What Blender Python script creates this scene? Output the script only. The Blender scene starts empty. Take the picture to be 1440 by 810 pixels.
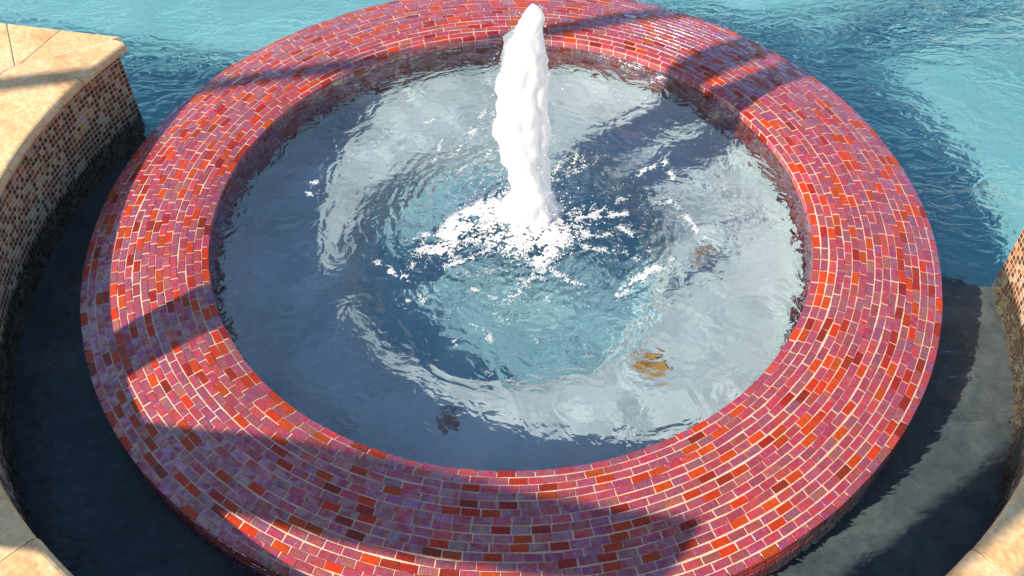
import bpy, math, random
import numpy as np
from mathutils import Vector, Matrix

random.seed(7)
rng = np.random.default_rng(11)
sc = bpy.context.scene
col = sc.collection
R = math.radians

# ------------------------------------------------------------------ camera
CAM = np.array([0.0, -2.363, 2.307])
PITCH, ROLL, FOC = 0.852, -0.014, 1380.0          # FOC in pixels of a 1440 px wide picture
fw = np.array([0.00066, math.cos(PITCH), -math.sin(PITCH)]); fw /= np.linalg.norm(fw)
rt = np.cross(fw, [0, 0, 1]); rt /= np.linalg.norm(rt)
up = np.cross(rt, fw)
rt, up = rt * math.cos(ROLL) + up * math.sin(ROLL), -rt * math.sin(ROLL) + up * math.cos(ROLL)
cd = bpy.data.cameras.new('camera'); cam = bpy.data.objects.new('camera', cd); col.objects.link(cam)
cd.sensor_width = 36.0; cd.lens = FOC / 1440 * 36; cd.clip_start = 0.05; cd.clip_end = 500
m = Matrix.Identity(4)
for i in range(3):
    m[i][0], m[i][1], m[i][2], m[i][3] = rt[i], up[i], -fw[i], CAM[i]
cam.matrix_world = m
sc.camera = cam

# ------------------------------------------------------------------ sky, sun, exposure
SUN_AZ = R(35.0)                     # direction the light travels, seen from above
SUN_EL = R(30.7)
w = bpy.data.worlds.new('World'); sc.world = w; w.use_nodes = True
wn = w.node_tree.nodes; wl = w.node_tree.links
sky = wn.new('ShaderNodeTexSky'); sky.sky_type = 'NISHITA'; sky.sun_disc = False
sky.sun_elevation = SUN_EL; sky.sun_rotation = math.atan2(-math.cos(SUN_AZ), -math.sin(SUN_AZ)) % (2 * math.pi)
sky.air_density = 1.0; sky.dust_density = 0.6; sky.ozone_density = 2.0
wl.new(sky.outputs[0], wn['Background'].inputs[0]); wn['Background'].inputs[1].default_value = 0.105
sd = bpy.data.lights.new('sun', 'SUN'); sun = bpy.data.objects.new('sun', sd); col.objects.link(sun)
sd.energy = 5.0; sd.angle = R(0.53); sd.color = (1.0, 0.87, 0.70)
ld = Vector((math.cos(SUN_AZ) * math.cos(SUN_EL), math.sin(SUN_AZ) * math.cos(SUN_EL), -math.sin(SUN_EL)))
sun.rotation_euler = ld.to_track_quat('-Z', 'Y').to_euler(); sun.location = (-8, -6, 5)
sd.cycles.is_caustics_light = True
sc.view_settings.view_transform = 'Standard'; sc.view_settings.look = 'None'
sc.view_settings.gamma = 1.0; sc.view_settings.use_curve_mapping = False
sc.view_settings.exposure = 0.85
sc.render.engine = 'CYCLES'
cy = sc.cycles
cy.use_denoising = True
cy.max_bounces = 10; cy.transmission_bounces = 8; cy.glossy_bounces = 4; cy.diffuse_bounces = 4
cy.transparent_max_bounces = 8
cy.caustics_refractive = True; cy.caustics_reflective = False
cy.sample_clamp_indirect = 4.0; cy.blur_glossy = 0.3

# ------------------------------------------------------------------ helpers
def tag(o, label=None, cat=None, group=None, kind=None):
    if label: o['label'] = label
    if cat: o['category'] = cat
    if group: o['group'] = group
    if kind: o['kind'] = kind
    return o

def empty(name, loc=(0, 0, 0)):
    o = bpy.data.objects.new(name, None); col.objects.link(o); o.location = loc
    o.empty_display_size = 0.1
    return o

def mesh(name, v, f, mat, parent=None, smooth=False, attrs=None, loc=None, recv=True):
    me = bpy.data.meshes.new(name)
    v = np.asarray(v, dtype=float)
    me.from_pydata(v.tolist(), [], f if isinstance(f, list) else f.tolist())
    if smooth: me.polygons.foreach_set('use_smooth', np.ones(len(me.polygons), dtype=bool))
    for k, a in (attrs or {}).items():
        at = me.attributes.new(k, 'FLOAT_COLOR', 'POINT')
        at.data.foreach_set('color', np.asarray(a, dtype=np.float32).ravel())
    me.materials.append(mat); me.update()
    o = bpy.data.objects.new(name, me); col.objects.link(o)
    if loc is not None: o.location = loc
    if parent is not None: o.parent = parent
    if recv: o.cycles.is_caustics_receiver = True
    return o

def pix(x, y, z):
    d = fw + (x - 720) / FOC * rt + (405 - y) / FOC * up
    t = (z - CAM[2]) / d[2]
    return CAM + d * t

def to_px(P):
    v = np.asarray(P) - CAM
    z = v @ fw
    return np.stack([720 + FOC * (v @ rt) / z, 405 - FOC * (v @ up) / z], -1)

def lathe(prof, n=288, a0=0.0, a1=2 * math.pi):
    """Surface of revolution; the profile's left side (seen along it) is the outside."""
    prof = np.array(prof, float); k = len(prof)
    full = abs(a1 - a0 - 2 * math.pi) < 1e-6
    an = np.linspace(a0, a1, n, endpoint=not full)
    V = np.stack([np.outer(np.cos(an), prof[:, 0]), np.outer(np.sin(an), prof[:, 0]), np.tile(prof[:, 1], (len(an), 1))], -1).reshape(-1, 3)
    F = []
    for i in range(len(an) if full else len(an) - 1):
        j = (i + 1) % len(an)
        for q in range(k - 1):
            F.append((i * k + q, j * k + q, j * k + q + 1, i * k + q + 1))
    return V, F

def nset(nt, typ, **kw):
    n = nt.nodes.new(typ)
    for k, v in kw.items(): setattr(n, k, v)
    return n

def new_mat(name):
    mt = bpy.data.materials.new(name); mt.use_nodes = True
    nt = mt.node_tree
    return mt, nt, nt.nodes['Principled BSDF'], nt.links

def ramp(nt, stops):
    r = nt.nodes.new('ShaderNodeValToRGB'); e = r.color_ramp.elements
    while len(e) < len(stops): e.new(0.5)
    for el, (p, c) in zip(e, stops): el.position = p; el.color = (*c, 1) if len(c) == 3 else c
    return r

def math_n(nt, op, a, b=None, c=None):
    n = nt.nodes.new('ShaderNodeMath'); n.operation = op
    for i, x in enumerate((a, b, c)):
        if x is None: continue
        if isinstance(x, (int, float)): n.inputs[i].default_value = x
        else: nt.links.new(x, n.inputs[i])
    return n.outputs[0]

def mix_c(nt, fac, a, b, mode='MIX'):
    n = nt.nodes.new('ShaderNodeMix'); n.data_type = 'RGBA'; n.blend_type = mode
    for s, x in ((n.inputs[0], fac), (n.inputs[6], a), (n.inputs[7], b)):
        if isinstance(x, (int, float)): s.default_value = x
        elif isinstance(x, tuple): s.default_value = (*x, 1)
        else: nt.links.new(x, s)
    return n.outputs[2]

def noise(nt, vec, scale, detail=4, rough=0.55, dist=0.0):
    n = nt.nodes.new('ShaderNodeTexNoise'); n.inputs['Scale'].default_value = scale
    n.inputs['Detail'].default_value = detail; n.inputs['Roughness'].default_value = rough
    n.inputs['Distortion'].default_value = dist
    if vec is not None: nt.links.new(vec, n.inputs['Vector'])
    return n

def bump(nt, h, strength, dist, bsdf):
    b = nt.nodes.new('ShaderNodeBump'); b.inputs['Strength'].default_value = strength
    b.inputs['Distance'].default_value = dist
    nt.links.new(h, b.inputs['Height']); nt.links.new(b.outputs[0], bsdf.inputs['Normal'])

# ------------------------------------------------------------------ materials
def tile_material(name, rough0, rough1):
    """Glass mosaic: colour per tile, pearly thin film that swirls from tile to tile."""
    mt, nt, b, L = new_mat(name)
    tc = nset(nt, 'ShaderNodeAttribute', attribute_name='tone')
    ti = nset(nt, 'ShaderNodeAttribute', attribute_name='info')       # r: random, g: pearl, b: random
    co = nt.nodes.new('ShaderNodeTexCoord')
    sep = nt.nodes.new('ShaderNodeSeparateColor'); L.new(ti.outputs['Color'], sep.inputs[0])
    off = nt.nodes.new('ShaderNodeVectorMath'); off.operation = 'SCALE'
    L.new(ti.outputs['Color'], off.inputs[0]); off.inputs['Scale'].default_value = 43.0
    vec = nt.nodes.new('ShaderNodeVectorMath'); vec.operation = 'ADD'
    L.new(co.outputs['Object'], vec.inputs[0]); L.new(off.outputs[0], vec.inputs[1])
    n1 = noise(nt, vec.outputs[0], 40, 3, 0.55, 1.6)
    n2 = noise(nt, vec.outputs[0], 120, 3, 0.6, 0.4)
    pearl = sep.outputs[1]
    n3 = noise(nt, vec.outputs[0], 17, 2, 0.45, 2.0)
    # base: colour of the glass, a second colour swirls through pearly tiles
    sw = math_n(nt, 'MULTIPLY', math_n(nt, 'SUBTRACT', n1.outputs[0], 0.36), 3.0)
    sw = math_n(nt, 'MINIMUM', math_n(nt, 'MAXIMUM', sw, 0.0), 1.0)
    swirl = ramp(nt, [(0.25, (0.46, 0.035, 0.055)), (0.45, (0.52, 0.06, 0.03)), (0.6, (0.26, 0.06, 0.18)), (0.75, (0.55, 0.20, 0.05))])
    L.new(n1.outputs[0], swirl.inputs[0])
    c = mix_c(nt, math_n(nt, 'MULTIPLY', math_n(nt, 'MULTIPLY', sw, pearl), 0.85), tc.outputs['Color'], swirl.outputs[0])
    dirt = math_n(nt, 'MULTIPLY_ADD', n2.outputs[0], 1.0, 0.48)
    hs = nt.nodes.new('ShaderNodeHueSaturation'); L.new(c, hs.inputs['Color']); L.new(dirt, hs.inputs['Value'])
    L.new(hs.outputs[0], b.inputs['Base Color'])
    L.new(math_n(nt, 'MULTIPLY_ADD', n1.outputs[0], rough1 - rough0, rough0), b.inputs['Roughness'])
    cw = math_n(nt, 'MULTIPLY', pearl, math_n(nt, 'MINIMUM', math_n(nt, 'MAXIMUM', math_n(nt, 'MULTIPLY_ADD', n3.outputs[0], 3.6, -1.25), 0.06), 1.0))
    L.new(cw, b.inputs['Coat Weight']); L.new(math_n(nt, 'MULTIPLY_ADD', cw, 1.9, 1.5), b.inputs['IOR']); b.inputs['Coat IOR'].default_value = 2.8; b.inputs['Coat Roughness'].default_value = 0.2; b.inputs['Coat Tint'].default_value = (1, 1, 1, 1)
    st = mix_c(nt, pearl, (1.0, 1.0, 1.0), (0.74, 0.62, 1.0))
    L.new(st, b.inputs['Specular Tint'])
    L.new(math_n(nt, 'MULTIPLY', pearl, math_n(nt, 'MULTIPLY_ADD', n1.outputs[0], 520, 130)), b.inputs['Thin Film Thickness'])
    b.inputs['Thin Film IOR'].default_value = 1.75
    hh = math_n(nt, 'ADD', n1.outputs[0], math_n(nt, 'MULTIPLY', n2.outputs[0], 0.35))
    bump(nt, hh, 0.35, 0.004, b)
    return mt

M_TILE = tile_material('pearl_glass_tile', 0.10, 0.42)
M_WTILE = tile_material('brown_glass_tile', 0.12, 0.4)

def stone_like(name, c0, c1, c2, scale, rough, bstr, bdist, spots=None):
    mt, nt, b, L = new_mat(name)
    co = nt.nodes.new('ShaderNodeTexCoord'); oi = nt.nodes.new('ShaderNodeObjectInfo')
    v = nt.nodes.new('ShaderNodeVectorMath'); v.operation = 'ADD'
    geo = nt.nodes.new('ShaderNodeNewGeometry')
    k = math_n(nt, 'MULTIPLY', oi.outputs['Random'], 31.0)
    L.new(geo.outputs['Position'], v.inputs[0]); L.new(k, v.inputs[1])
    n1 = noise(nt, v.outputs[0], scale, 6, 0.62, 0.8); n2 = noise(nt, v.outputs[0], scale * 9, 5, 0.65)
    rp = ramp(nt, [(0.3, c0), (0.5, c1), (0.72, c2)]); L.new(n1.outputs[0], rp.inputs[0])
    c = mix_c(nt, 0.7, rp.outputs[0], n2.outputs[0], 'OVERLAY')
    if spots:
        vo = nt.nodes.new('ShaderNodeTexVoronoi'); vo.inputs['Scale'].default_value = spots[0]; L.new(v.outputs[0], vo.inputs['Vector'])
        f = math_n(nt, 'LESS_THAN', math_n(nt, 'ADD', vo.outputs[0], math_n(nt, 'MULTIPLY', n2.outputs[0], 0.5)), spots[1])
        c = mix_c(nt, f, c, spots[2])
    L.new(c, b.inputs['Base Color'])
    b.inputs['Roughness'].default_value = rough
    bump(nt, math_n(nt, 'ADD', n1.outputs[0], n2.outputs[0]), bstr, bdist, b)
    return mt

M_GROUT = stone_like('cream_grout', (0.54, 0.39, 0.27), (0.66, 0.50, 0.36), (0.74, 0.58, 0.43), 18, 0.85, 0.4, 0.002)
M_WGROUT = stone_like('wall_grout', (0.46, 0.34, 0.22), (0.54, 0.41, 0.27), (0.60, 0.47, 0.33), 18, 0.85, 0.4, 0.002)
M_TRAV = stone_like('golden_travertine', (0.56, 0.32, 0.14), (0.75, 0.51, 0.26), (0.78, 0.59, 0.36), 7, 0.62, 0.5, 0.003, (55, 0.22, (0.42, 0.27, 0.15)))
M_TRAV2 = stone_like('rosy_travertine', (0.62, 0.37, 0.16), (0.70, 0.46, 0.22), (0.72, 0.52, 0.28), 9, 0.62, 0.5, 0.003, (55, 0.22, (0.42, 0.25, 0.14)))
M_DECK = stone_like('deck_travertine', (0.55, 0.40, 0.24), (0.62, 0.47, 0.30), (0.66, 0.52, 0.35), 4, 0.7, 0.5, 0.004)
M_PLASTER = stone_like('grey_plaster', (0.50, 0.53, 0.53), (0.72, 0.74, 0.73), (0.88, 0.87, 0.85), 3.2, 0.8, 0.4, 0.003, (26, 0.10, (0.28, 0.28, 0.28)))
M_WELL = stone_like('aqua_plaster', (0.28, 0.47, 0.53), (0.38, 0.57, 0.62), (0.50, 0.66, 0.69), 3.2, 0.8, 0.3, 0.003)
M_POOL = stone_like('pool_plaster', (0.24, 0.60, 0.68), (0.33, 0.68, 0.75), (0.44, 0.75, 0.80), 2.0, 0.8, 0.3, 0.003)
M_BAYSHADE = stone_like('bay_shade_plaster', (0.08, 0.09, 0.10), (0.13, 0.14, 0.15), (0.24, 0.235, 0.23), 4.0, 0.8, 0.4, 0.003)  # pale bay floor, its shade put into the darker colour
M_BARK = stone_like('bark', (0.10, 0.08, 0.06), (0.17, 0.14, 0.11), (0.25, 0.22, 0.18), 14, 0.9, 0.8, 0.01)
M_LEAF = stone_like('olive_leaf', (0.05, 0.075, 0.03), (0.07, 0.10, 0.045), (0.10, 0.12, 0.07), 5, 0.6, 0.1, 0.002)
M_DEAD = stone_like('dead_leaf', (0.65, 0.22, 0.03), (0.82, 0.38, 0.07), (0.88, 0.55, 0.20), 40, 0.6, 0.3, 0.002)
M_DEADB = stone_like('brown_leaf', (0.42, 0.20, 0.14), (0.50, 0.28, 0.20), (0.55, 0.38, 0.30), 40, 0.6, 0.3, 0.002)

def water_material(name, color, layers, centre=None):
    """Clear water; long waves are in the mesh, the ripples are relief: (scale, stretch, distortion, height)."""
    mt = bpy.data.materials.new(name); mt.use_nodes = True; nt = mt.node_tree; L = nt.links
    nt.nodes.remove(nt.nodes['Principled BSDF'])
    g = nt.nodes.new('ShaderNodeBsdfGlass'); g.inputs['Color'].default_value = (*color, 1)
    g.inputs['IOR'].default_value = 1.333; g.inputs['Roughness'].default_value = 0.0
    L.new(g.outputs[0], nt.nodes['Material Output'].inputs[0])
    geo = nt.nodes.new('ShaderNodeNewGeometry'); h = None
    for sc_, st, rot, dist, ht in layers:
        mp = nt.nodes.new('ShaderNodeMapping'); mp.inputs['Scale'].default_value = (1, st, 1); mp.inputs['Rotation'].default_value = (0, 0, rot)
        L.new(geo.outputs['Position'], mp.inputs['Vector'])
        n = noise(nt, mp.outputs[0], sc_, 2.5, 0.5, dist)
        v = math_n(nt, 'MULTIPLY', n.outputs[0], ht)
        h = v if h is None else math_n(nt, 'ADD', h, v)
    if centre:
        d = nt.nodes.new('ShaderNodeVectorMath'); d.operation = 'DISTANCE'; L.new(geo.outputs['Position'], d.inputs[0]); d.inputs[1].default_value = centre
        nn = noise(nt, geo.outputs['Position'], 7, 2, 0.5)
        dd = math_n(nt, 'ADD', d.outputs['Value'], math_n(nt, 'MULTIPLY', nn.outputs[0], 0.10))
        fall = math_n(nt, 'POWER', 2.718, math_n(nt, 'MULTIPLY', dd, -2.2))
        wv = math_n(nt, 'MULTIPLY', math_n(nt, 'SINE', math_n(nt, 'MULTIPLY', dd, 2 * math.pi / 0.038)), math_n(nt, 'MULTIPLY', fall, 0.0040))
        h = math_n(nt, 'ADD', h, wv)
    else:                                    # sheltered, nearly still water inside the bay
        sx = nt.nodes.new('ShaderNodeSeparateXYZ'); L.new(geo.outputs['Position'], sx.inputs[0])
        sd_ = math_n(nt, 'ADD', math_n(nt, 'MULTIPLY', sx.outputs[0], 0.24), sx.outputs[1])
        cm = math_n(nt, 'MULTIPLY_ADD', sd_, 1.6, 0.05); cm = math_n(nt, 'MINIMUM', math_n(nt, 'MAXIMUM', cm, 0.16), 1.0)
        h = math_n(nt, 'MULTIPLY', h, cm)
    bm = nt.nodes.new('ShaderNodeBump'); bm.inputs['Strength'].default_value = 1.0; bm.inputs['Distance'].default_value = 1.0
    L.new(h, bm.inputs['Height']); L.new(bm.outputs[0], g.inputs['Normal'])
    return mt
M_WSPA = water_material('spa_water', (0.80, 0.915, 0.97), [(6, 1.0, 0.3, 1.8, 0.036), (18, 1.0, 0.0, 1.5, 0.0110), (55, 1.0, 0.0, 0.8, 0.0018)], (0.052, 0.02, -0.033))
M_WPOOL = water_material('pool_water', (0.84, 0.955, 0.985), [(4.5, 1.8, 0.25, 1.6, 0.058), (12, 1.7, 0.4, 1.4, 0.034), (38, 1.3, 0.0, 0.8, 0.0060)])

mt, nt, b, L = new_mat('white_water')
b.inputs['Base Color'].default_value = (0.985, 0.985, 0.985, 1); b.inputs['Roughness'].default_value = 0.25
b.inputs['Subsurface Weight'].default_value = 1.0; b.inputs['Subsurface Radius'].default_value = (1, 1, 1); b.inputs['Subsurface Scale'].default_value = 0.02
nn = noise(nt, None, 60, 5, 0.6); bump(nt, nn.outputs[0], 0.5, 0.006, b)
tr = nt.nodes.new('ShaderNodeBsdfTranslucent'); tr.inputs[0].default_value = (0.97, 0.97, 0.97, 1)
mx = nt.nodes.new('ShaderNodeMixShader'); mx.inputs[0].default_value = 0.5
L.new(b.outputs[0], mx.inputs[1]); L.new(tr.outputs[0], mx.inputs[2]); L.new(mx.outputs[0], nt.nodes['Material Output'].inputs[0])
M_WHITE = mt
mt, nt, b, L = new_mat('foam_bubble')
b.inputs['Base Color'].default_value = (0.86, 0.87, 0.88, 1); b.inputs['Roughness'].default_value = 0.105
tp = nt.nodes.new('ShaderNodeBsdfTransparent'); mx = nt.nodes.new('ShaderNodeMixShader'); mx.inputs[0].default_value = 0.40
L.new(b.outputs[0], mx.inputs[1]); L.new(tp.outputs[0], mx.inputs[2]); L.new(mx.outputs[0], nt.nodes['Material Output'].inputs[0])
M_FOAM = mt

# ------------------------------------------------------------------ tiles
RIN, ROUT = 0.995, 1.400
def ring_z(r):
    r = np.asarray(r, float)
    return np.where(r > 1.10, 0.006 - 0.034 * (np.abs(r - 1.10) / 0.30) ** 1.7, 0.006 - 0.010 * ((1.10 - r) / 0.105) ** 2)

TILES_N = 12
TILE_F = [(8, 9, 10, 11)] + [(4 + i, 4 + (i + 1) % 4, 8 + (i + 1) % 4, 8 + i) for i in range(4)] + [(i, (i + 1) % 4, 4 + (i + 1) % 4, 4 + i) for i in range(4)]
def tile_verts(c4, n, t, ch):
    c4 = np.asarray(c4, float); ctr = c4.mean(0)
    e = ctr - c4; e = e / np.linalg.norm(e, axis=1)[:, None]
    return np.concatenate([c4 - n * t, c4 - n * ch, c4 + e * ch * 1.5], 0)

def put_tiles(tiles, tones, infos, mat, parent, n_single, rest_name):
    """The n_single tiles that show largest become objects of their own; the others are joined."""
    ctr = np.array([t.mean(0) for t in tiles])
    top = np.array([t[8:12] for t in tiles])
    p = to_px(top.reshape(-1, 3)).reshape(-1, 4, 2)
    area = 0.5 * ((p[:, 0, 0] - p[:, 2, 0]) * (p[:, 1, 1] - p[:, 3, 1]) - (p[:, 1, 0] - p[:, 3, 0]) * (p[:, 0, 1] - p[:, 2, 1]))
    area = -area                                              # front facing: positive
    pc = p.mean(1)
    inside = (pc[:, 0] > 2) & (pc[:, 0] < 1438) & (pc[:, 1] > 2) & (pc[:, 1] < 808)
    score = np.where(inside, area, -1)
    order = np.argsort(-score)
    single = set(order[:n_single].tolist())
    rv, rf, ra, rb = [], [], [], []
    for i, t in enumerate(tiles):
        if i in single:
            mesh('tile', t - ctr[i], TILE_F, mat, parent, attrs={'tone': np.tile((*tones[i], 1), (12, 1)), 'info': np.tile((*infos[i], 1), (12, 1))}, loc=ctr[i])
        else:
            k = len(rv) * 12
            rv.append(t); rf.extend([tuple(k + q for q in f) for f in TILE_F])
            ra.append(np.tile((*tones[i], 1), (12, 1))); rb.append(np.tile((*infos[i], 1), (12, 1)))
    o = mesh(rest_name, np.concatenate(rv), rf, mat, parent, attrs={'tone': np.concatenate(ra), 'info': np.concatenate(rb)})
    o['kind'] = 'stuff'
    return o

def ring_tone():
    u = random.random(); v = lambda s: random.uniform(1 - s, 1 + s)
    r2 = random.random()
    if u < 0.13:   t, pearl = (0.46 * v(.2), 0.050 * v(.3), 0.008), 0.0                  # clear orange red
    elif u < 0.20: t, pearl = (0.29 * v(.3), 0.022 * v(.3), 0.010), 0.02                 # deep red
    elif u < 0.26: t, pearl = (0.36 * v(.2), 0.10 * v(.3), 0.045), 0.9                   # amber brown
    elif u < 0.62: t, pearl = (0.42 * v(.3), 0.046 * v(.4), 0.030 * v(.4)), 0.45 + 0.55 * r2   # rose
    elif u < 0.88: t, pearl = (0.34 * v(.3), 0.060 * v(.4), 0.052 * v(.4)), 0.7 + 0.3 * r2     # mauve
    else:          t, pearl = (0.38 * v(.2), 0.032 * v(.3), 0.046 * v(.4)), 0.9          # magenta
    return t, (random.random(), pearl, random.random())

spa = empty('raised_spa', (0, 0, -0.95))
tag(spa, 'round raised spa with wide rim of red and mauve iridescent mosaic tile', 'spa')
SPA_OFF = np.array([0, 0, 0.95])          # children are placed relative to the spa's base
# body: grout bed of the rim, outside wall, inside wall
prof = [(1.372, -0.95), (1.372, -0.185), (1.3945, -0.183), (1.3965, -0.05), (1.395, -0.034)]
prof += [(r, float(ring_z(r)) - 0.0016) for r in np.linspace(1.388, 1.0, 24)]
prof += [(0.9985, -0.010), (0.998, -0.06), (0.998, -0.215), (0.985, -0.217)]
V, F = lathe(prof, 360)
mesh('grout_bed', V + SPA_OFF, F, M_GROUT, spa)
# plaster shell with bench and well
prof = [(0.9855, -0.19), (0.984, -0.220), (0.975, -0.245), (0.95, -0.258), (0.62, -0.263), (0.578, -0.268), (0.563, -0.284),
        (0.553, -0.365), (0.540, -0.400), (0.505, -0.415)]
V, F = lathe(prof, 240)
mesh('bench', V + SPA_OFF, F, M_PLASTER, spa, smooth=True)
V, F = lathe([(0.507, -0.414), (0.25, -0.422), (0.02, -0.425), (0.0005, -0.425)], 120)
mesh('well_floor', V + SPA_OFF, F, M_WELL, spa, smooth=True)

tiles, tones, infos = [], [], []
NROW = 17; PITCH_R = (ROUT - RIN) / NROW; J = 0.0034
def polar(r, a, z): return np.stack([r * np.cos(a), r * np.sin(a), z + 0 * a], -1)
def wob(a, k):          # laying of the mosaic sheets is not perfect: rows wander a little
    return 0.0010 * math.sin(5 * a + k * 0.9) + 0.0008 * math.sin(13 * a + 2.1 * k) + (0.0016 * math.sin(31 * a + k) if k in (3, 10, 11) else 0)
for k in range(NROW):
    r0 = RIN + k * PITCH_R; rm = r0 + PITCH_R / 2
    n = int(round(2 * math.pi * rm / 0.0515)); ph = random.random()
    for i in range(n):
        a0 = (i + ph) / n * 2 * math.pi; a1 = (i + 1 + ph) / n * 2 * math.pi
        ga = J / rm / 2
        j = lambda s=0.0006: random.uniform(-s, s)
        w0 = wob(a0, k); w1 = wob(a1, k)
        x0, x1 = r0 + J / 2, r0 + PITCH_R - J / 2
        da = j(0.0012) / rm
        aa = np.array([a0 + ga + da, a0 + ga + da, a1 - ga + da, a1 - ga + da])
        rr = np.array([x0 + w0 + j(), x1 + w0 + j(), x1 + w1 + j(), x0 + w1 + j()])
        dz = 0.0011 if k in (3, 10) else 0.0007
        zz = ring_z(rr) + np.array([j(dz) for _ in range(4)])
        c4 = polar(rr, aa, zz)
        nn = np.cross(c4[1] - c4[0], c4[3] - c4[0]); nn /= np.linalg.norm(nn)
        if nn[2] < 0: nn = -nn
        tiles.append(tile_verts(c4, nn, 0.005, 0.0003)); t, f = ring_tone(); tones.append(t); infos.append(f)
def band(r, z0, rows, h, face, tl):
    for k in range(rows):
        n = int(round(2 * math.pi * r / tl)); ph = random.random()
        for i in range(n):
            a0 = (i + ph) / n * 2 * math.pi + J / r / 2; a1 = (i + 1 + ph) / n * 2 * math.pi - J / r / 2
            zt = z0 - k * h - J / 2; zb = z0 - (k + 1) * h + J / 2
            am = (a0 + a1) / 2
            if face < 0: aa = np.array([a0, a0, a1, a1]); zz = np.array([zt, zb, zb, zt])
            else: aa = np.array([a1, a1, a0, a0]); zz = np.array([zt, zb, zb, zt])
            rr = r + np.array([random.uniform(-.0007, .0007) for _ in range(4)])
            c4 = polar(rr, aa, 0); c4[:, 2] = zz
            nn = np.array([math.cos(am), math.sin(am), 0]) * face
            c4 = c4[::-1]
            tiles.append(tile_verts(c4, nn, 0.004, 0.0014)); t, f = ring_tone(); tones.append(t); infos.append(f)
band(0.9962, -0.010, 8, 0.0253, -1, 0.0515)
band(1.3985, -0.036, 6, 0.0253, 1, 0.0515)
put_tiles(tiles, tones, infos, M_TILE, spa, 300, 'mosaic_field')
for o in spa.children:
    if o.name.startswith(('tile', 'mosaic_field')): o.location = Vector(o.location) + Vector((0, 0, 0.95))

# ------------------------------------------------------------------ bay wall with coping
RW, ZC, TC = 1.637, 0.210, 0.042
AZ0, AZ1 = R(151.0), R(357.8)
BC = np.array([0.0, -0.114])                # the bay is not quite concentric with the spa
BC3 = np.array([0.0, -0.114, 0.0])
bay = empty('bay_wall', (0, -1.75, -0.30))
tag(bay, 'curved mosaic-clad pool wall with golden travertine coping wrapped around the spa', 'wall')
BOFF = Vector((0, 1.75, 0.30))
def bmesh_child(o): o.parent = bay; o.location = Vector(o.location) + BOFF; return o
prof = [(RW + 0.20, -0.95), (RW + 0.20, ZC - TC - 0.001), (RW + 0.0010, ZC - TC - 0.001), (RW + 0.0010, -0.95)]
V, F = lathe(prof[::-1], 200, AZ0, AZ1)
for e in (0, 199): F.append(tuple(e * 4 + q for q in range(4)))
bmesh_child(mesh('wall_core', V + BC3, F, M_WGROUT))
tl, tn, inf = [], [], []
P = 0.0200; nz = 24
na = int((AZ1 - AZ0) * RW / P); da = (AZ1 - AZ0) / na
patch = rng.random((nz // 2 + 2, na // 2 + 2))
for k in range(nz):
    for i in range(na):
        a0 = AZ0 + i * da + 0.0015 / RW; a1 = AZ0 + (i + 1) * da - 0.0015 / RW
        zt = ZC - TC - 0.002 - k * P - 0.0015; zb = zt - P + 0.0030
        am = (a0 + a1) / 2
        rr = RW + np.array([random.uniform(-.0006, .0006) for _ in range(4)])
        c4 = polar(rr, np.array([a0, a0, a1, a1]), 0); c4[:, 2] = (zt, zb, zb, zt); c4 = c4[::-1]
        nn = -np.array([math.cos(am), math.sin(am), 0])
        tl.append(tile_verts(c4 + BC3, nn, 0.004, 0.0010))
        u = random.random() * 0.8 + 0.2 * patch[k // 2, i // 2]; v = lambda s=.25: random.uniform(1 - s, 1 + s)
        if u < 0.44: t, pe = (0.11 * v(), 0.050 * v(), 0.028 * v()), 0.05         # dark brown
        elif u < 0.64: t, pe = (0.24 * v(), 0.090 * v(), 0.040 * v()), 0.08      # rust
        elif u < 0.72: t, pe = (0.42 * v(), 0.24 * v(), 0.09 * v()), 0.08        # amber
        else: t, pe = (0.43 * v(.15), 0.34 * v(.12), 0.23 * v(.12)), 0.1        # pale grey
        tn.append(t); inf.append((random.random(), pe, random.random()))
n0 = set(col.objects)
put_tiles(tl, tn, inf, M_WTILE, None, 300, 'mosaic_field')
for o in list(col.objects):
    if o not in n0: bmesh_child(o)

def prism(poly, z0, z1, bev=0.004):
    """Upright slab with a chamfered top edge."""
    p = np.array(poly, float)
    if np.sum(p[:, 0] * np.roll(p[:, 1], -1) - np.roll(p[:, 0], -1) * p[:, 1]) < 0: p = p[::-1]
    n = len(p); c = p.mean(0); q = p + (c - p) / np.linalg.norm(c - p, axis=1)[:, None] * bev
    V = np.concatenate([np.c_[p, np.full(n, z0)], np.c_[p, np.full(n, z1 - bev)], np.c_[q, np.full(n, z1)]])
    F = [tuple(range(2 * n, 3 * n))]
    for k in (0, 1): F += [(k * n + i, k * n + (i + 1) % n, (k + 1) * n + (i + 1) % n, (k + 1) * n + i) for i in range(n)]
    return V, F

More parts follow.
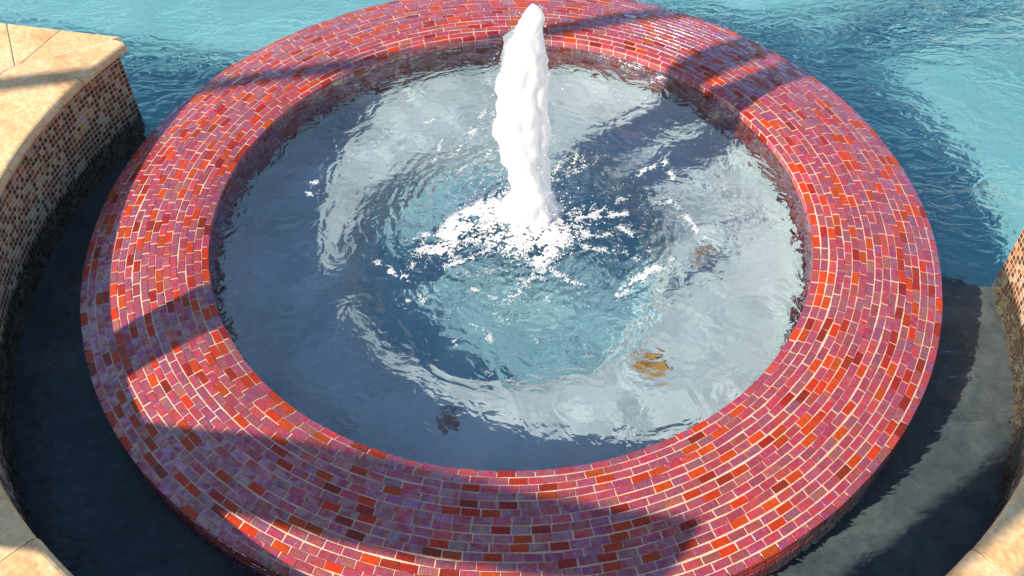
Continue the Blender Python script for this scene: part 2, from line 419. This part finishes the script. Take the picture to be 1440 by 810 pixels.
# curved coping slabs, bullnosed towards the spa
RC, RCO = 1.612, 1.890
tip = np.array([-1.418, 0.727]); back = np.array([-1.750, 0.562])       # mitre between curved and straight coping
def clip_out(az):
    """Outer radius of the curved coping; near the pool corner the mitre cuts it short."""
    d = np.array([math.cos(az), math.sin(az)]); e = back - tip
    A = np.array([[d[0], -e[0]], [d[1], -e[1]]])
    s = np.linalg.solve(A, tip - BC)
    return min(RCO, max(s[0] - 0.003, RC + 0.05)) if 0 < s[1] < 1.0 else RCO
joints = [AZ0 + R(-0.9)] + [R(175.4 + 16.9 * k) for k in range(-1, 11)] + [AZ1 + R(0.9)]
for q in range(len(joints) - 1):
    a0, a1 = joints[q] + 0.0012, joints[q + 1] - 0.0012
    ns = 10; dz = random.uniform(-0.0012, 0.0012); dr = random.uniform(-0.003, 0.003)
    V, F = [], []
    for i in range(ns + 1):
        a = a0 + (a1 - a0) * i / ns
        ro = clip_out(a)
        rc = RC + dr
        pr = [(ro, ZC - TC), (rc + 0.020, ZC - TC)] + [(rc + 0.021 - 0.021 * math.cos(t), ZC - TC / 2 + 0.021 * math.sin(t)) for t in np.linspace(-1.4, 1.4, 9)] + [(rc + 0.022, ZC), (ro - 0.002, ZC), (ro, ZC - 0.003)]
        V += [(r * math.cos(a), r * math.sin(a), z + dz) for r, z in pr]
    k = len(pr)
    for i in range(ns):
        for j in range(k):
            F.append((i * k + j, i * k + (j + 1) % k, (i + 1) * k + (j + 1) % k, (i + 1) * k + j))
    F.append(tuple(range(k))[::-1]); F.append(tuple(ns * k + j for j in range(k)))
    bmesh_child(mesh('coping_slab', np.array(V) + BC3, F, M_TRAV if q not in (3, 8) else M_TRAV2))

V, F = lathe([(RC + 0.03, ZC - 0.030), (RC + 0.03, ZC - 0.0016), (RCO - 0.12, ZC - 0.0016), (RCO - 0.12, ZC - 0.030)][::-1], 200, AZ0 + R(0.3), AZ1)
bmesh_child(mesh('joint_mortar', V + BC3, F, M_GROUT))
V, F = lathe([(RCO - 0.121, ZC - 0.030), (RCO - 0.121, ZC - 0.0016), (RCO + 0.006, ZC - 0.0016), (RCO + 0.006, ZC - 0.030)][::-1], 200, R(159.5), AZ1)
bmesh_child(mesh('joint_mortar', V + BC3, F, M_GROUT))
# straight coping on the pool side of the deck, both sides of the bay
ul = np.array([-0.978, 0.209]); ur = np.array([0.978, -0.209]); nl = np.array([0.209, 0.978])
cr = np.array([1.612, -0.150])                                     # corner beside the spa on the other side
def sl(poly, mat): return bmesh_child(mesh('coping_slab', *prism(poly, ZC - TC, ZC - random.uniform(0, 0.0008), 0.002), mat))
A = tip + ul * 0.25
bmesh_child(mesh('joint_mortar', *prism([tip + np.array([-0.035, -0.003]), tip + ul * 0.9 - nl * 0.02, tip + ul * 0.9 - nl * 0.28, back + np.array([-0.01, -0.05]), back + np.array([0.035, -0.02]), tip + np.array([-0.02, -0.028])], ZC - 0.03, ZC - 0.0024, 0.001), M_GROUT))
sl([tip + ul * 0.012 - nl * 0.001, A - ul * 0.0015, back + np.array([0.010, 0.012])], M_TRAV2)
sl([A + ul * 0.0015, tip + ul * 0.466, np.array([-1.757, 0.566]), back + np.array([0.005, 0.013])], M_TRAV)
for i in range(14):
    o0 = tip + ul * (0.470 + i * 0.48); o1 = tip + ul * (0.470 + i * 0.48 + 0.476)
    if i == 0: sl([o0, o1, o1 - nl * 0.31, np.array([-1.800, 0.515]), np.array([-1.762, 0.560])], M_TRAV)
    else: sl([o0, o1, o1 - nl * 0.31, o0 - nl * 0.31], M_TRAV if i % 3 else M_TRAV2)
for i in range(14):
    o0 = cr + ur * (0.004 + i * 0.48) + nl * 0.03; o1 = o0 + ur * 0.476
    sl([o0, o1, o1 - nl * 0.31, o0 - nl * 0.31] if i else [o0, o1, o1 - nl * 0.31, o0 - nl * 0.31 + ur * 0.27], M_TRAV if i % 3 else M_TRAV2)

# ------------------------------------------------------------------ ground, pool
gv, gf = [], []
def gquad(a, b, c, d, z=0.204):
    k = len(gv); gv.extend([(*a, z) if len(a) == 2 else a for a in (a, b, c, d)]); gf.append((k, k + 1, k + 2, k + 3))
N = 120; far = 9.0; huge = 150.0
ang = np.linspace(AZ0, AZ1, N); fa = np.linspace(math.atan2(ul[1], ul[0]), 2 * math.pi + math.atan2(ur[1], ur[0]), N)
i0 = [(1.875 * math.cos(a), BC[1] + 1.875 * math.sin(a)) for a in ang]
i0[0] = tuple(tip - nl * 0.04 + ul * 0.35); i0[-1] = tuple(cr - nl * 0.02 + ur * 0.3)
L0 = tip + ul * 12 - nl * 0.03; L1 = cr + ur * 12
o0 = []
for a in fa:
    o0.append((14 * math.cos(a), 14 * math.sin(a)))
o0[0] = tuple(L0); o0[-1] = tuple(L1)
for i in range(N - 1): gquad(i0[i], o0[i], o0[i + 1], i0[i + 1])
# deck and lawn beyond, the pool is the hole in it
for i in range(N - 1):
    s = huge / 14
    gquad(o0[i], (o0[i][0] * s, o0[i][1] * s), (o0[i + 1][0] * s, o0[i + 1][1] * s), o0[i + 1])
xl, yl = L0; xr, yr = L1
gquad((-huge, o0[0][1] * huge / 14), (xl, yl), (xl, 11), (-huge, 11)); gquad((xr, yr), (huge, o0[-1][1] * huge / 14), (huge, 11), (xr, 11))
gquad((-huge, 11), (huge, 11), (huge, huge), (-huge, huge))
tag(mesh('ground', gv, [f[::-1] if False else f for f in gf], M_DECK), kind='structure')
# pool walls
pts = [(-1.475, 0.672), tuple(L0 - nl * 0.05), (xl, 11), (xr, 11), (xr, yr), (1.655, -0.190)]
pv, pf = [], []
for x, y in pts: pv += [(x, y, -0.97), (x, y, ZC - TC - 0.001)]
for i in range(len(pts) - 1): pf.append((2 * i, 2 * i + 1, 2 * i + 3, 2 * i + 2))
tag(mesh('pool_wall', pv, pf, M_POOL), 'pale aqua plaster side wall of the swimming pool below the deck', 'pool wall', kind='structure')
pa = np.linspace(R(-30), R(185), 110); pr = [(1.374, -0.40), (2.4, -0.46), (4.2, -0.93), (20.0, -1.30)]
fv = [(r * math.cos(a), r * math.sin(a), z) for r, z in pr for a in pa]
k = len(pa)
tag(mesh('pool_floor', fv, [(i * k + j, (i + 1) * k + j, (i + 1) * k + j + 1, i * k + j + 1) for i in range(3) for j in range(k - 1)], M_POOL), kind='structure')
# shallow shelf inside the bay
fa2 = np.linspace(AZ0, AZ1, 120); n = len(fa2)
ins = [(1.374 * math.cos(a), 1.374 * math.sin(a)) for a in fa2]; out = [(1.642 * math.cos(a), BC[1] + 1.642 * math.sin(a)) for a in fa2]
sv = [(x, y, -0.30) for x, y in ins] + [(x, y, -0.30) for x, y in out]
sf = [(i, n + i, n + i + 1, i + 1) for i in range(n - 1)]
for e in (0, n - 1):                                     # the step down into the pool
    k = len(sv); sv += [(*ins[e], -0.94), (*out[e], -0.94)]
    sf.append((e, n + e, k + 1, k) if e else (n + e, e, k, k + 1))
tag(mesh('basin_floor', sv, sf, M_BAYSHADE), kind='structure')

# ------------------------------------------------------------------ water
def wave_set(n, l0, l1, seed, ang0=None, spread=math.pi):
    r = np.random.default_rng(seed)
    lam = np.exp(r.uniform(math.log(l0), math.log(l1), n))
    th = r.uniform(-math.pi, math.pi, n) if ang0 is None else ang0 + r.normal(0, spread, n)
    return lam, th, r.uniform(0, 6.28, n)
def waves(x, y, s, slope):
    lam, th, ph = s; h = np.zeros_like(x)
    for l, t, p in zip(lam, th, ph):
        k = 2 * math.pi / l
        h += slope / k * np.sin(k * (x * math.cos(t) + y * math.sin(t)) + p)
    return h
def warp(x, y, amp, lam, seed):
    s1 = wave_set(7, lam * .6, lam * 1.8, seed); s2 = wave_set(7, lam * .6, lam * 1.8, seed + 1)
    q = 2 * math.pi / lam / 2.6
    return x + amp * waves(x, y, s1, q), y + amp * waves(x, y, s2, q)
def grid_faces(nr, na, wrap):
    i, j = np.meshgrid(np.arange(nr - 1), np.arange(na if wrap else na - 1), indexing='ij')
    j2 = (j + 1) % na
    return np.stack([i * na + j, (i + 1) * na + j, (i + 1) * na + j2, i * na + j2], -1).reshape(-1, 4)

ZS, ZP = -0.033, -0.112
JX, JY = 0.052, 0.02
SA = wave_set(26, 0.035, 0.13, 3); SB = wave_set(16, 0.14, 0.5, 4); SC_ = wave_set(24, 0.018, 0.035, 5)
def spa_h(x, y):
    d = np.hypot(x - JX, y - JY)
    xw, yw = warp(x, y, 0.018, 0.16, 21)
    dw = np.hypot(xw - JX, yw - JY)
    near = np.exp(-(d / 0.42) ** 2)
    act = 0.45 + 0.9 * near + 0.35 * np.clip((x + y) * 0.6, -0.8, 0.8)
    h = waves(xw, yw, SB, 0.007)
    h += 0.03 * np.exp(-(d / 0.13) ** 2)
    return h
nr, na = 330, 840
rr = np.concatenate([[0.004], np.linspace(0.01, 0.9975, nr - 1)])
aa = np.linspace(0, 2 * math.pi, na, endpoint=False)
X = rr[:, None] * np.cos(aa); Y = rr[:, None] * np.sin(aa)
H = spa_h(X, Y)
o = mesh('spa_water', np.stack([X, Y, ZS + H], -1).reshape(-1, 3), grid_faces(nr, na, True), M_WSPA, smooth=True, recv=False)
o.cycles.is_caustics_caster = True; tag(o, 'clear rippling water inside the round spa', kind='structure')

PA = wave_set(22, 0.06, 0.22, 13, R(70), 0.7); PB = wave_set(14, 0.5, 1.6, 14, R(60), 0.9); PC = wave_set(20, 0.025, 0.06, 15)
def pool_h(x, y):
    xw, yw = warp(x, y, 0.03, 0.3, 41)
    side = (y - 0.38 + 0.29 * x)                       # distance past the mouth of the bay
    act = 0.10 + 0.90 / (1 + np.exp(-(side - 0.25) * 5))
    return waves(xw, yw, PB, 0.008) * act
rr = np.concatenate([np.arange(1.385, 3.4, 0.011), 3.4 * np.exp(np.linspace(0, 1.5, 60))[1:]])
na = 1100
aa = np.linspace(0, 2 * math.pi, na, endpoint=False)
X = rr[:, None] * np.cos(aa); Y = rr[:, None] * np.sin(aa)
H = pool_h(X, Y)
fc = grid_faces(len(rr), na, True)
V = np.stack([X, Y, ZP + H], -1).reshape(-1, 3)
cx = V[fc].mean(1)
rad = np.hypot(cx[:, 0], cx[:, 1] - BC[1])
dl = (cx[:, :2] - tip) @ nl; drr = (cx[:, :2] - cr) @ nl
open_ = np.where(cx[:, 0] < 0, dl > -0.06, drr > -0.03) & ((cx[:, 1] > 0.1) | (cx[:, 0] > 1.55)) & (cx[:, 1] < 11.2) & (np.abs(cx[:, 0]) < 13.5)
fc = fc[(rad < 1.642) | open_]
used = np.unique(fc); mp = np.full(len(V), -1); mp[used] = np.arange(len(used))
o = mesh('pool_water', V[used], mp[fc], M_WPOOL, smooth=True, recv=False)
o.cycles.is_caustics_caster = True; tag(o, 'turquoise pool water lapping round the raised spa', kind='structure')

# ------------------------------------------------------------------ fountain jet
sil = [(-.060, -.058, .174), (-.028, -.050, .168), (.025, -.010, .146), (.085, .008, .132), (.160, .004, .119), (.252, -.028, .121), (.338, -.044, .120), (.475, -.027, .117),
       (.602, -.018, .110), (.655, -.010, .099), (.685, .016, .097), (.715, .032, .095), (.742, .044, .092), (.760, .054, .086), (.768, .062, .078)]
zs = np.array([s[0] for s in sil]); cl = np.array([s[1] for s in sil]); cr_ = np.array([s[2] for s in sil])
zz = np.linspace(zs[0], zs[-1], 330); xl_ = np.interp(zz, zs, cl); xr_ = np.interp(zz, zs, cr_)
na = 150; aa = np.linspace(0, 2 * math.pi, na, endpoint=False)
xc = (xl_ + xr_) / 2; ra = (xr_ - xl_) / 2
A2, Z2 = np.meshgrid(aa, zz)
lump = np.zeros_like(A2); rr_ = np.random.default_rng(5)
for q in range(60):
    ka = rr_.integers(1, 13); kz = rr_.uniform(4, 70); lump += rr_.uniform(0.3, 1) / (1 + 0.08 * kz) / (1 + .12 * ka) * np.sin(ka * A2 + kz * Z2 * rr_.choice([-1, 1]) + rr_.uniform(0, 6.28))
lump *= 0.085
rad = ra[:, None] * (1 + lump)
for q in range(3000):                                  # froth: rounded lumps all over the column
    za = rr_.uniform(zs[0], zs[-1]); a_ = rr_.uniform(0, 6.28); sz = rr_.uniform(0.0028, 0.0095); i0_, i1_ = np.searchsorted(zz, [za - 5 * sz, za + 5 * sz])
    dA = (A2[i0_:i1_] - a_ + math.pi) % (2 * math.pi) - math.pi
    d2 = (dA * ra[i0_:i1_, None]) ** 2 + ((Z2[i0_:i1_] - za) * 0.4) ** 2
    rad[i0_:i1_] += rr_.uniform(-0.3, 0.55) * sz * np.exp(-d2 / sz ** 2)
V = np.stack([xc[:, None] + rad * np.cos(A2), JY + 0.85 * rad * np.sin(A2), Z2], -1).reshape(-1, 3)
F = [tuple(int(q) for q in f) for f in grid_faces(len(zz), na, True)[:, [0, 3, 2, 1]]]
V = np.concatenate([V, [[xc[-1], JY, zz[-1] + 0.012]]]); k = (len(zz) - 1) * na
F += [(k + i, k + (i + 1) % na, len(V) - 1) for i in range(na)]
jet = empty('water_jet', (JX, JY, ZS))
tag(jet, 'tall white foaming water jet rising from the middle of the spa', 'water jet')
JO = np.array([JX, JY, ZS])
mesh('column', V - JO, F, M_WHITE, jet, smooth=True)

# unit bubble
t = (1 + 5 ** .5) / 2
IV = np.array([(-1, t, 0), (1, t, 0), (-1, -t, 0), (1, -t, 0), (0, -1, t), (0, 1, t), (0, -1, -t), (0, 1, -t), (t, 0, -1), (t, 0, 1), (-t, 0, -1), (-t, 0, 1)]) / math.sqrt(1 + t * t)
IF = np.array([(0, 11, 5), (0, 5, 1), (0, 1, 7), (0, 7, 10), (0, 10, 11), (1, 5, 9), (5, 11, 4), (11, 10, 2), (10, 7, 6), (7, 1, 8), (3, 9, 4), (3, 4, 2), (3, 2, 6), (3, 6, 8), (3, 8, 9), (4, 9, 5), (2, 4, 11), (6, 2, 10), (8, 6, 7), (9, 8, 1)])
def bubbles(name, C, rad, mat, parent=None, sq=1.0):
    C = np.asarray(C); rad = np.asarray(rad)
    V = (C[:, None, :] + IV[None] * rad[:, None, None] * np.array([1, 1, sq])).reshape(-1, 3)
    F = (IF[None] + 12 * np.arange(len(C))[:, None, None]).reshape(-1, 3)
    return mesh(name, V, F, mat, parent, smooth=True)
# spray: lumps clinging to the column and drops thrown off it
C, rd = [], []
g = np.random.default_rng(9)
for q in range(420):
    i = g.integers(4, len(zz) - 1); a = g.uniform(0, 6.28); out = 0.004 + abs(g.normal(0, 0.016))
    C.append((xc[i] + (ra[i] + out) * math.cos(a), JY + 0.85 * (ra[i] + out) * math.sin(a), zz[i])); rd.append(g.uniform(0.0008, 0.0030))
for q in range(520):
    a = g.uniform(0, 6.28); d = ra[44] + abs(g.normal(0, 0.09)); h = abs(g.normal(0, 0.07))
    C.append((JX + d * math.cos(a), JY + d * math.sin(a), ZS + 0.01 + h)); rd.append(g.uniform(0.0010, 0.0035))
bubbles('spray', np.array(C) - JO, rd, M_WHITE, jet)['kind'] = 'stuff'

# foam rafts on the spa water: (polyline in photo pixels, half width in m, bubbles per metre, bubble radius)
rafts = [
    ([(715, 318), (745, 330), (775, 318)], .060, 4200, .0050), ([(705, 302), (670, 300), (646, 310), (636, 328)], .027, 5600, .0046),
    ([(648, 318), (632, 342), (612, 352)], .016, 3800, .0042), ([(590, 352), (606, 344), (624, 352), (632, 362)], .016, 3600, .0040),
    ([(785, 315), (778, 340), (762, 362)], .024, 5600, .0046), ([(560, 312), (576, 318), (594, 316)], .012, 3400, .0036),
    ([(533, 370), (552, 382), (575, 393)], .009, 3600, .0034), ([(664, 285), (690, 272), (702, 255)], .016, 3200, .0042),
    ([(575, 338), (585, 330)], .012, 2600, .0036), ([(700, 325), (720, 345), (726, 352)], .026, 3600, .0045), ([(690, 340), (660, 335)], .018, 2600, .0042),
    ([(432, 272), (440, 274)], .008, 3000, .0032), ([(438, 257), (446, 256)], .007, 2600, .0032), ([(425, 270), (430, 271)], .004, 2200, .003),
    ([(640, 215), (655, 195), (668, 180)], .012, 2000, .0034), ([(600, 172), (610, 168)], .008, 1800, .003), ([(566, 210), (574, 205)], .008, 1800, .003),
    ([(620, 200), (612, 222)], .006, 1500, .003), ([(660, 230), (640, 250)], .010, 1600, .003), ([(690, 150), (675, 165)], .008, 1500, .003),
    ([(895, 246), (905, 240), (920, 232)], .010, 3000, .0034), ([(928, 218), (934, 228), (944, 248)], .010, 3000, .0034), ([(925, 283), (940, 280), (952, 290)], .010, 2600, .0034),
    ([(838, 305), (862, 302), (880, 300)], .011, 2600, .0034), ([(870, 318), (888, 330)], .008, 2200, .0032), ([(872, 285), (878, 278)], .014, 2400, .0034),
    ([(872, 412), (893, 396), (915, 380), (944, 368)], .013, 3600, .0034), ([(966, 306), (980, 325), (994, 334)], .009, 2800, .0032),
    ([(790, 346), (825, 348), (858, 353)], .008, 2200, .0032), ([(880, 355), (900, 366), (912, 352)], .007, 1800, .0030),
    ([(785, 255), (800, 262), (795, 280)], .024, 2200, .0042), ([(810, 240), (800, 228)], .014, 1800, .0036), ([(770, 215), (790, 225)], .016, 1500, .0034),
    ([(765, 415), (772, 420)], .008, 2200, .003), ([(730, 395), (745, 385)], .012, 1800, .003), ([(700, 440), (715, 455)], .012, 1700, .003),
    ([(590, 418), (596, 424)], .009, 2200, .003), ([(572, 422), (576, 424)], .005, 1800, .0028), ([(560, 438), (568, 436)], .005, 1800, .0028),
    ([(640, 478), (643, 483)], .009, 2400, .003), ([(690, 478), (686, 470)], .009, 2200, .003), ([(655, 405), (670, 408)], .006, 1800, .003), ([(610, 446), (612, 450)], .005, 1800, .0028),
    ([(575, 375), (583, 370)], .010, 2000, .003), ([(664, 456), (678, 462)], .006, 1500, .0028), ([(700, 425), (690, 416)], .010, 1700, .003),
    ([(758, 482), (752, 478)], .005, 1500, .0028), ([(486, 300), (500, 330), (495, 350)], .020, 450, .0024), ([(530, 210), (560, 240)], .02, 300, .0024),
    ([(820, 255), (840, 225)], .02, 500, .0026), ([(660, 380), (720, 390)], .03, 700, .0026), ([(540, 330), (600, 300)], .03, 450, .0026), ([(830, 330), (900, 320)], .04, 450, .0026),
]
FN = wave_set(14, 0.012, 0.045, 71); FN2 = wave_set(10, 0.05, 0.16, 72)
def foam_n(x, y):
    x = np.asarray(x); y = np.asarray(y)
    return (sum(math.sin(2 * math.pi / l * (x * math.cos(t) + y * math.sin(t)) + p) for l, t, p in zip(*FN)) / 2.6
            + sum(math.sin(2 * math.pi / l * (x * math.cos(t) + y * math.sin(t)) + p) for l, t, p in zip(*FN2)) / 2.2) / 1.4
C, rd = [], []
for pl, wd, dens, br in rafts:
    q = np.array([pix(x, y, ZS) for x, y in pl])[:, :2]
    for s0, s1 in zip(q[:-1], q[1:]):
        ln = np.linalg.norm(s1 - s0) + wd * 0.6
        for _ in range(int(ln * dens * (0.5 + wd * 40) * (5.0 if dens > 3700 else 3.0))):
            u = g.uniform(-0.2, 1.2); c = s0 + (s1 - s0) * u + g.normal(0, wd * 0.7, 2)
            hole = foam_n(c[0], c[1])
            if np.hypot(*c) < 0.97 and hole > g.uniform(-0.25, 0.55) - (0.8 if dens > 3700 else 0.0): C.append(c); rd.append(br * g.uniform(0.25, 0.62))
for q in range(26):                                    # loose strands of bubbles drawn outwards in curls
    a = g.uniform(0, 6.28); d0 = g.uniform(0.12, 0.26); ln = g.uniform(0.06, 0.22); cu = g.uniform(-3.0, 3.0); wdt = g.uniform(0.003, 0.008)
    for _ in range(int(ln * 2600)):
        u = g.uniform(0, 1); th = a + cu * u * ln; d = d0 + u * ln * 0.8
        c = np.array([JX + d * math.cos(th), JY + d * math.sin(th)]) + g.normal(0, wdt, 2)
        if np.hypot(*c) < 0.95 and foam_n(c[0], c[1]) > g.uniform(-0.7, 0.5): C.append(c); rd.append(g.uniform(0.0009, 0.0026))
for _ in range(9000):                                  # skirt of froth at the foot of the jet, torn into fingers
    a = g.uniform(0, 6.28); d = 0.07 + abs(g.normal(0, 0.05)) * (1 + 0.9 * math.sin(3 * a + 0.6) * math.sin(5 * a + 2.0) + 0.5 * math.sin(11 * a))
    c = np.array([JX + d * math.cos(a), JY - 0.01 + d * math.sin(a)])
    if foam_n(c[0], c[1]) > g.uniform(-1.2, 0.3) + (d - 0.09) * 7: C.append(c); rd.append(g.uniform(0.0010, 0.0034))
for _ in range(9000):                                  # fine bubbles thrown wide round the jet
    a = g.uniform(0, 6.28); d = 0.10 + abs(g.normal(0, 0.20)); c = np.array([JX + d * math.cos(a), JY + d * math.sin(a)])
    if np.hypot(*c) < 0.95 and foam_n(c[0], c[1]) > g.uniform(0.1, 1.3): C.append(c); rd.append(g.uniform(0.0008, 0.0020))
C = np.array(C); rd = np.array(rd)
zf = ZS + spa_h(C[:, 0], C[:, 1]) + rd * 0.15
foam = bubbles('foam', np.c_[C, zf], rd, M_FOAM, sq=0.8)
tag(foam, 'white bubbly foam drifting on the spa water around the jet', 'foam', kind='stuff')

# ------------------------------------------------------------------ leaves that sank onto the bench
def leaf(name, x, y, z, ln, wd, rot, mat, label):
    n = 12; V, F = [], []
    for i in range(n + 1):
        u = i / n; hw = wd / 2 * math.sin(math.pi * u) ** 0.75 * (1 + 0.12 * math.sin(17 * u)); z0 = 0.003 + 0.004 * math.sin(2.6 * u) ** 2
        V += [((u - .5) * ln, -hw, z0 + hw * 0.06), ((u - .5) * ln, 0, z0), ((u - .5) * ln, hw, z0 + hw * 0.10)]
    for i in range(n):
        for j in range(2): F.append((i * 3 + j, (i + 1) * 3 + j, (i + 1) * 3 + j + 1, i * 3 + j + 1))
    o = mesh(name, V, F, mat, smooth=True, loc=(x, y, z)); o.rotation_euler[2] = rot
    sm = o.modifiers.new('thickness', 'SOLIDIFY'); sm.thickness = 0.001
    return tag(o, label, 'leaf')

def sunk(px, py, z):
    """Where a thing on the bench stands that shows at this pixel through the (still) water."""
    s = pix(px, py, ZS); d = (s - CAM) / np.linalg.norm(s - CAM); k = 1 / 1.333
    c = -d[2]; tdir = d * k; tdir[2] = -math.sqrt(1 - k * k * (1 - c * c))
    return s + tdir * ((z - ZS) / tdir[2])
p = sunk(920, 516, -0.261); leaf('dead_leaf', p[0], p[1], -0.261, 0.11, 0.07, 2.9, M_DEAD, 'bright orange dead leaf lying on the sunlit bench under water')
p = sunk(990, 355, -0.261); leaf('dead_leaf', p[0], p[1], -0.261, 0.08, 0.05, 0.4, M_DEADB, 'small red-brown dead leaf under water near a streak of foam')
p = sunk(632, 590, -0.261); leaf('dead_leaf', p[0], p[1], -0.261, 0.08, 0.05, 1.7, M_DEADB, 'small red-brown leaf shape in place of a jet fitting at the shaded edge of the bench')  # leaf shape put in where a jet fitting sits

# ------------------------------------------------------------------ unseen tree, added and shaped to throw the bars of shade
tE = math.tan(SUN_EL); lx, ly = math.cos(SUN_AZ), math.sin(SUN_AZ)
def caster(x, y, s): return np.array([x - lx * s, y - ly * s, tE * s])        # point that shades (x, y, 0) from s metres away
TB = caster(0.685, 0.73, 3.5)[:2]
tree = empty('shadow_caster_tree', (TB[0], TB[1], 0.204))
tag(tree, 'unseen olive tree, made up: stems and limbs shaped to throw the bars of shade', 'tree')
TO = np.array([TB[0], TB[1], 0.204])
def tube(pts, rads, n=14, seed=0):
    pts = np.array(pts, float); k = len(pts); V, F = [], []
    u_ = np.linspace(0, 1, k); uu = np.linspace(0, 1, (k - 1) * 8 + 1)
    # smooth the polyline a little
    P = np.stack([np.interp(uu, u_, pts[:, c]) for c in range(3)], -1); Rr = np.interp(uu, u_, rads)
    for _ in range(3): P[1:-1] = 0.25 * P[:-2] + 0.5 * P[1:-1] + 0.25 * P[2:]
    gg = np.random.default_rng(seed)
    for i, (p, r) in enumerate(zip(P, Rr)):
        d = P[min(i + 1, len(P) - 1)] - P[max(i - 1, 0)]; d /= np.linalg.norm(d)
        a = np.cross(d, [0.3, 0.1, 1] if abs(d[2]) < .9 else [1, 0, 0]); a /= np.linalg.norm(a); b = np.cross(d, a)
        for j in range(n):
            t = 2 * math.pi * j / n; q = r * (1 + 0.06 * math.sin(3 * t + i * 0.35) + gg.uniform(-.03, .03))
            V.append(p + q * (a * math.cos(t) + b * math.sin(t)))
    for i in range(len(P) - 1):
        for j in range(n): F.append((i * n + j, i * n + (j + 1) % n, (i + 1) * n + (j + 1) % n, (i + 1) * n + j))
    F.append(tuple(range(n))[::-1]); F.append(tuple((len(P) - 1) * n + j for j in range(n)))
    return np.array(V), F
x0, y0 = TB
V, F = tube([(x0, y0, 0.06), (x0, y0, .5), (x0, y0, 1.4), (x0, y0, 2.6), (x0 - .03, y0, 3.6), (x0 - .15, y0 + .1, 4.5)], [.11, .098, .085, .082, .075, .05], seed=1)
mesh('trunk', V - TO, F, M_BARK, tree, smooth=True)
vn = np.array([-ly, lx])                                           # across the light
sb = TB - vn * 0.18
V, F = tube([(x0, y0, 1.85), (x0 - vn[0] * .12, y0 - vn[1] * .12, 2.02), (sb[0], sb[1], 2.15), (sb[0], sb[1], 2.5), (sb[0], sb[1], 3.4), (sb[0] + .1, sb[1] - .2, 4.3)], [.045, .04, .037, .036, .034, .025], seed=2)
mesh('limb', V - TO, F, M_BARK, tree, smooth=True)
b1 = [caster(.64, 1.17, 4.4), caster(.19, 1.04, 4.3), caster(-.65, .81, 4.2), caster(-1.5, .65, 4.1), caster(-2.4, .5, 4.1)]
V, F = tube([(x0, y0, 2.72)] + b1, [.05, .042, .038, .036, .034, .02], seed=3)
mesh('limb', V - TO, F, M_BARK, tree, smooth=True)
b2 = [caster(-1.2, -.93, 1.4), caster(-.75, -.99, 1.75), caster(-.25, -1.12, 2.15), caster(.40, -1.24, 2.6)]
V, F = tube([(x0, y0, .55)] + b2, [.09, .085, .085, .082, .07], seed=4)
mesh('limb', V - TO, F, M_BARK, tree, smooth=True)
# crown
gg = np.random.default_rng(3); LV, LF = [], []
for q in range(9000):
    cl_ = gg.integers(0, 34); gc = np.random.default_rng(100 + int(cl_))
    c = np.array([x0 - .1, y0, 5.0]) + gc.normal(0, 1, 3) * np.array([.75, .75, .5]) + gg.normal(0, .17, 3)
    if c[2] < 3.9: continue
    a = gg.normal(0, 1, 3); a /= np.linalg.norm(a); b = np.cross(a, gg.normal(0, 1, 3)); b /= np.linalg.norm(b)
    k = len(LV); l, wd = .035, .009
    LV += [c - a * l, c + b * wd, c + a * l, c - b * wd]; LF.append((k, k + 1, k + 2, k + 3))
mesh('crown', np.array(LV) - TO, LF, M_LEAF, tree)

# second unseen tree, added in place of a standing person who shades coping and basin
u2, v2 = -3.6, -1.61
t2 = np.array([u2 * lx - v2 * ly, u2 * ly + v2 * lx])
tree2 = empty('shadow_caster_tree', (t2[0], t2[1], 0.204))
tag(tree2, 'unseen olive tree, added: two stems in place of the legs of a person casting shade', 'tree')
T2 = np.array([t2[0], t2[1], 0.204])
V, F = tube([(*t2, .16), (*t2, .8), (*t2, 1.6), (*t2, 2.6), (*t2, 3.6), (t2[0] - .1, t2[1] + .1, 4.5)], [.13, .115, .11, .108, .09, .06], seed=6)
mesh('trunk', V - T2, F, M_BARK, tree2, smooth=True)
s2 = t2 - vn * 0.30
V, F = tube([(*t2, .5), (*(t2 - vn * .18), .8), (*s2, 1.1), (*s2, 2.2), (*s2, 3.4), (s2[0] + .1, s2[1], 4.4)], [.09, .09, .10, .12, .10, .05], seed=7)
mesh('limb', V - T2, F, M_BARK, tree2, smooth=True)
cro = bpy.data.objects.new('crown', bpy.data.objects['crown'].data); col.objects.link(cro); cro.parent = tree2; cro.rotation_euler[2] = 1.3
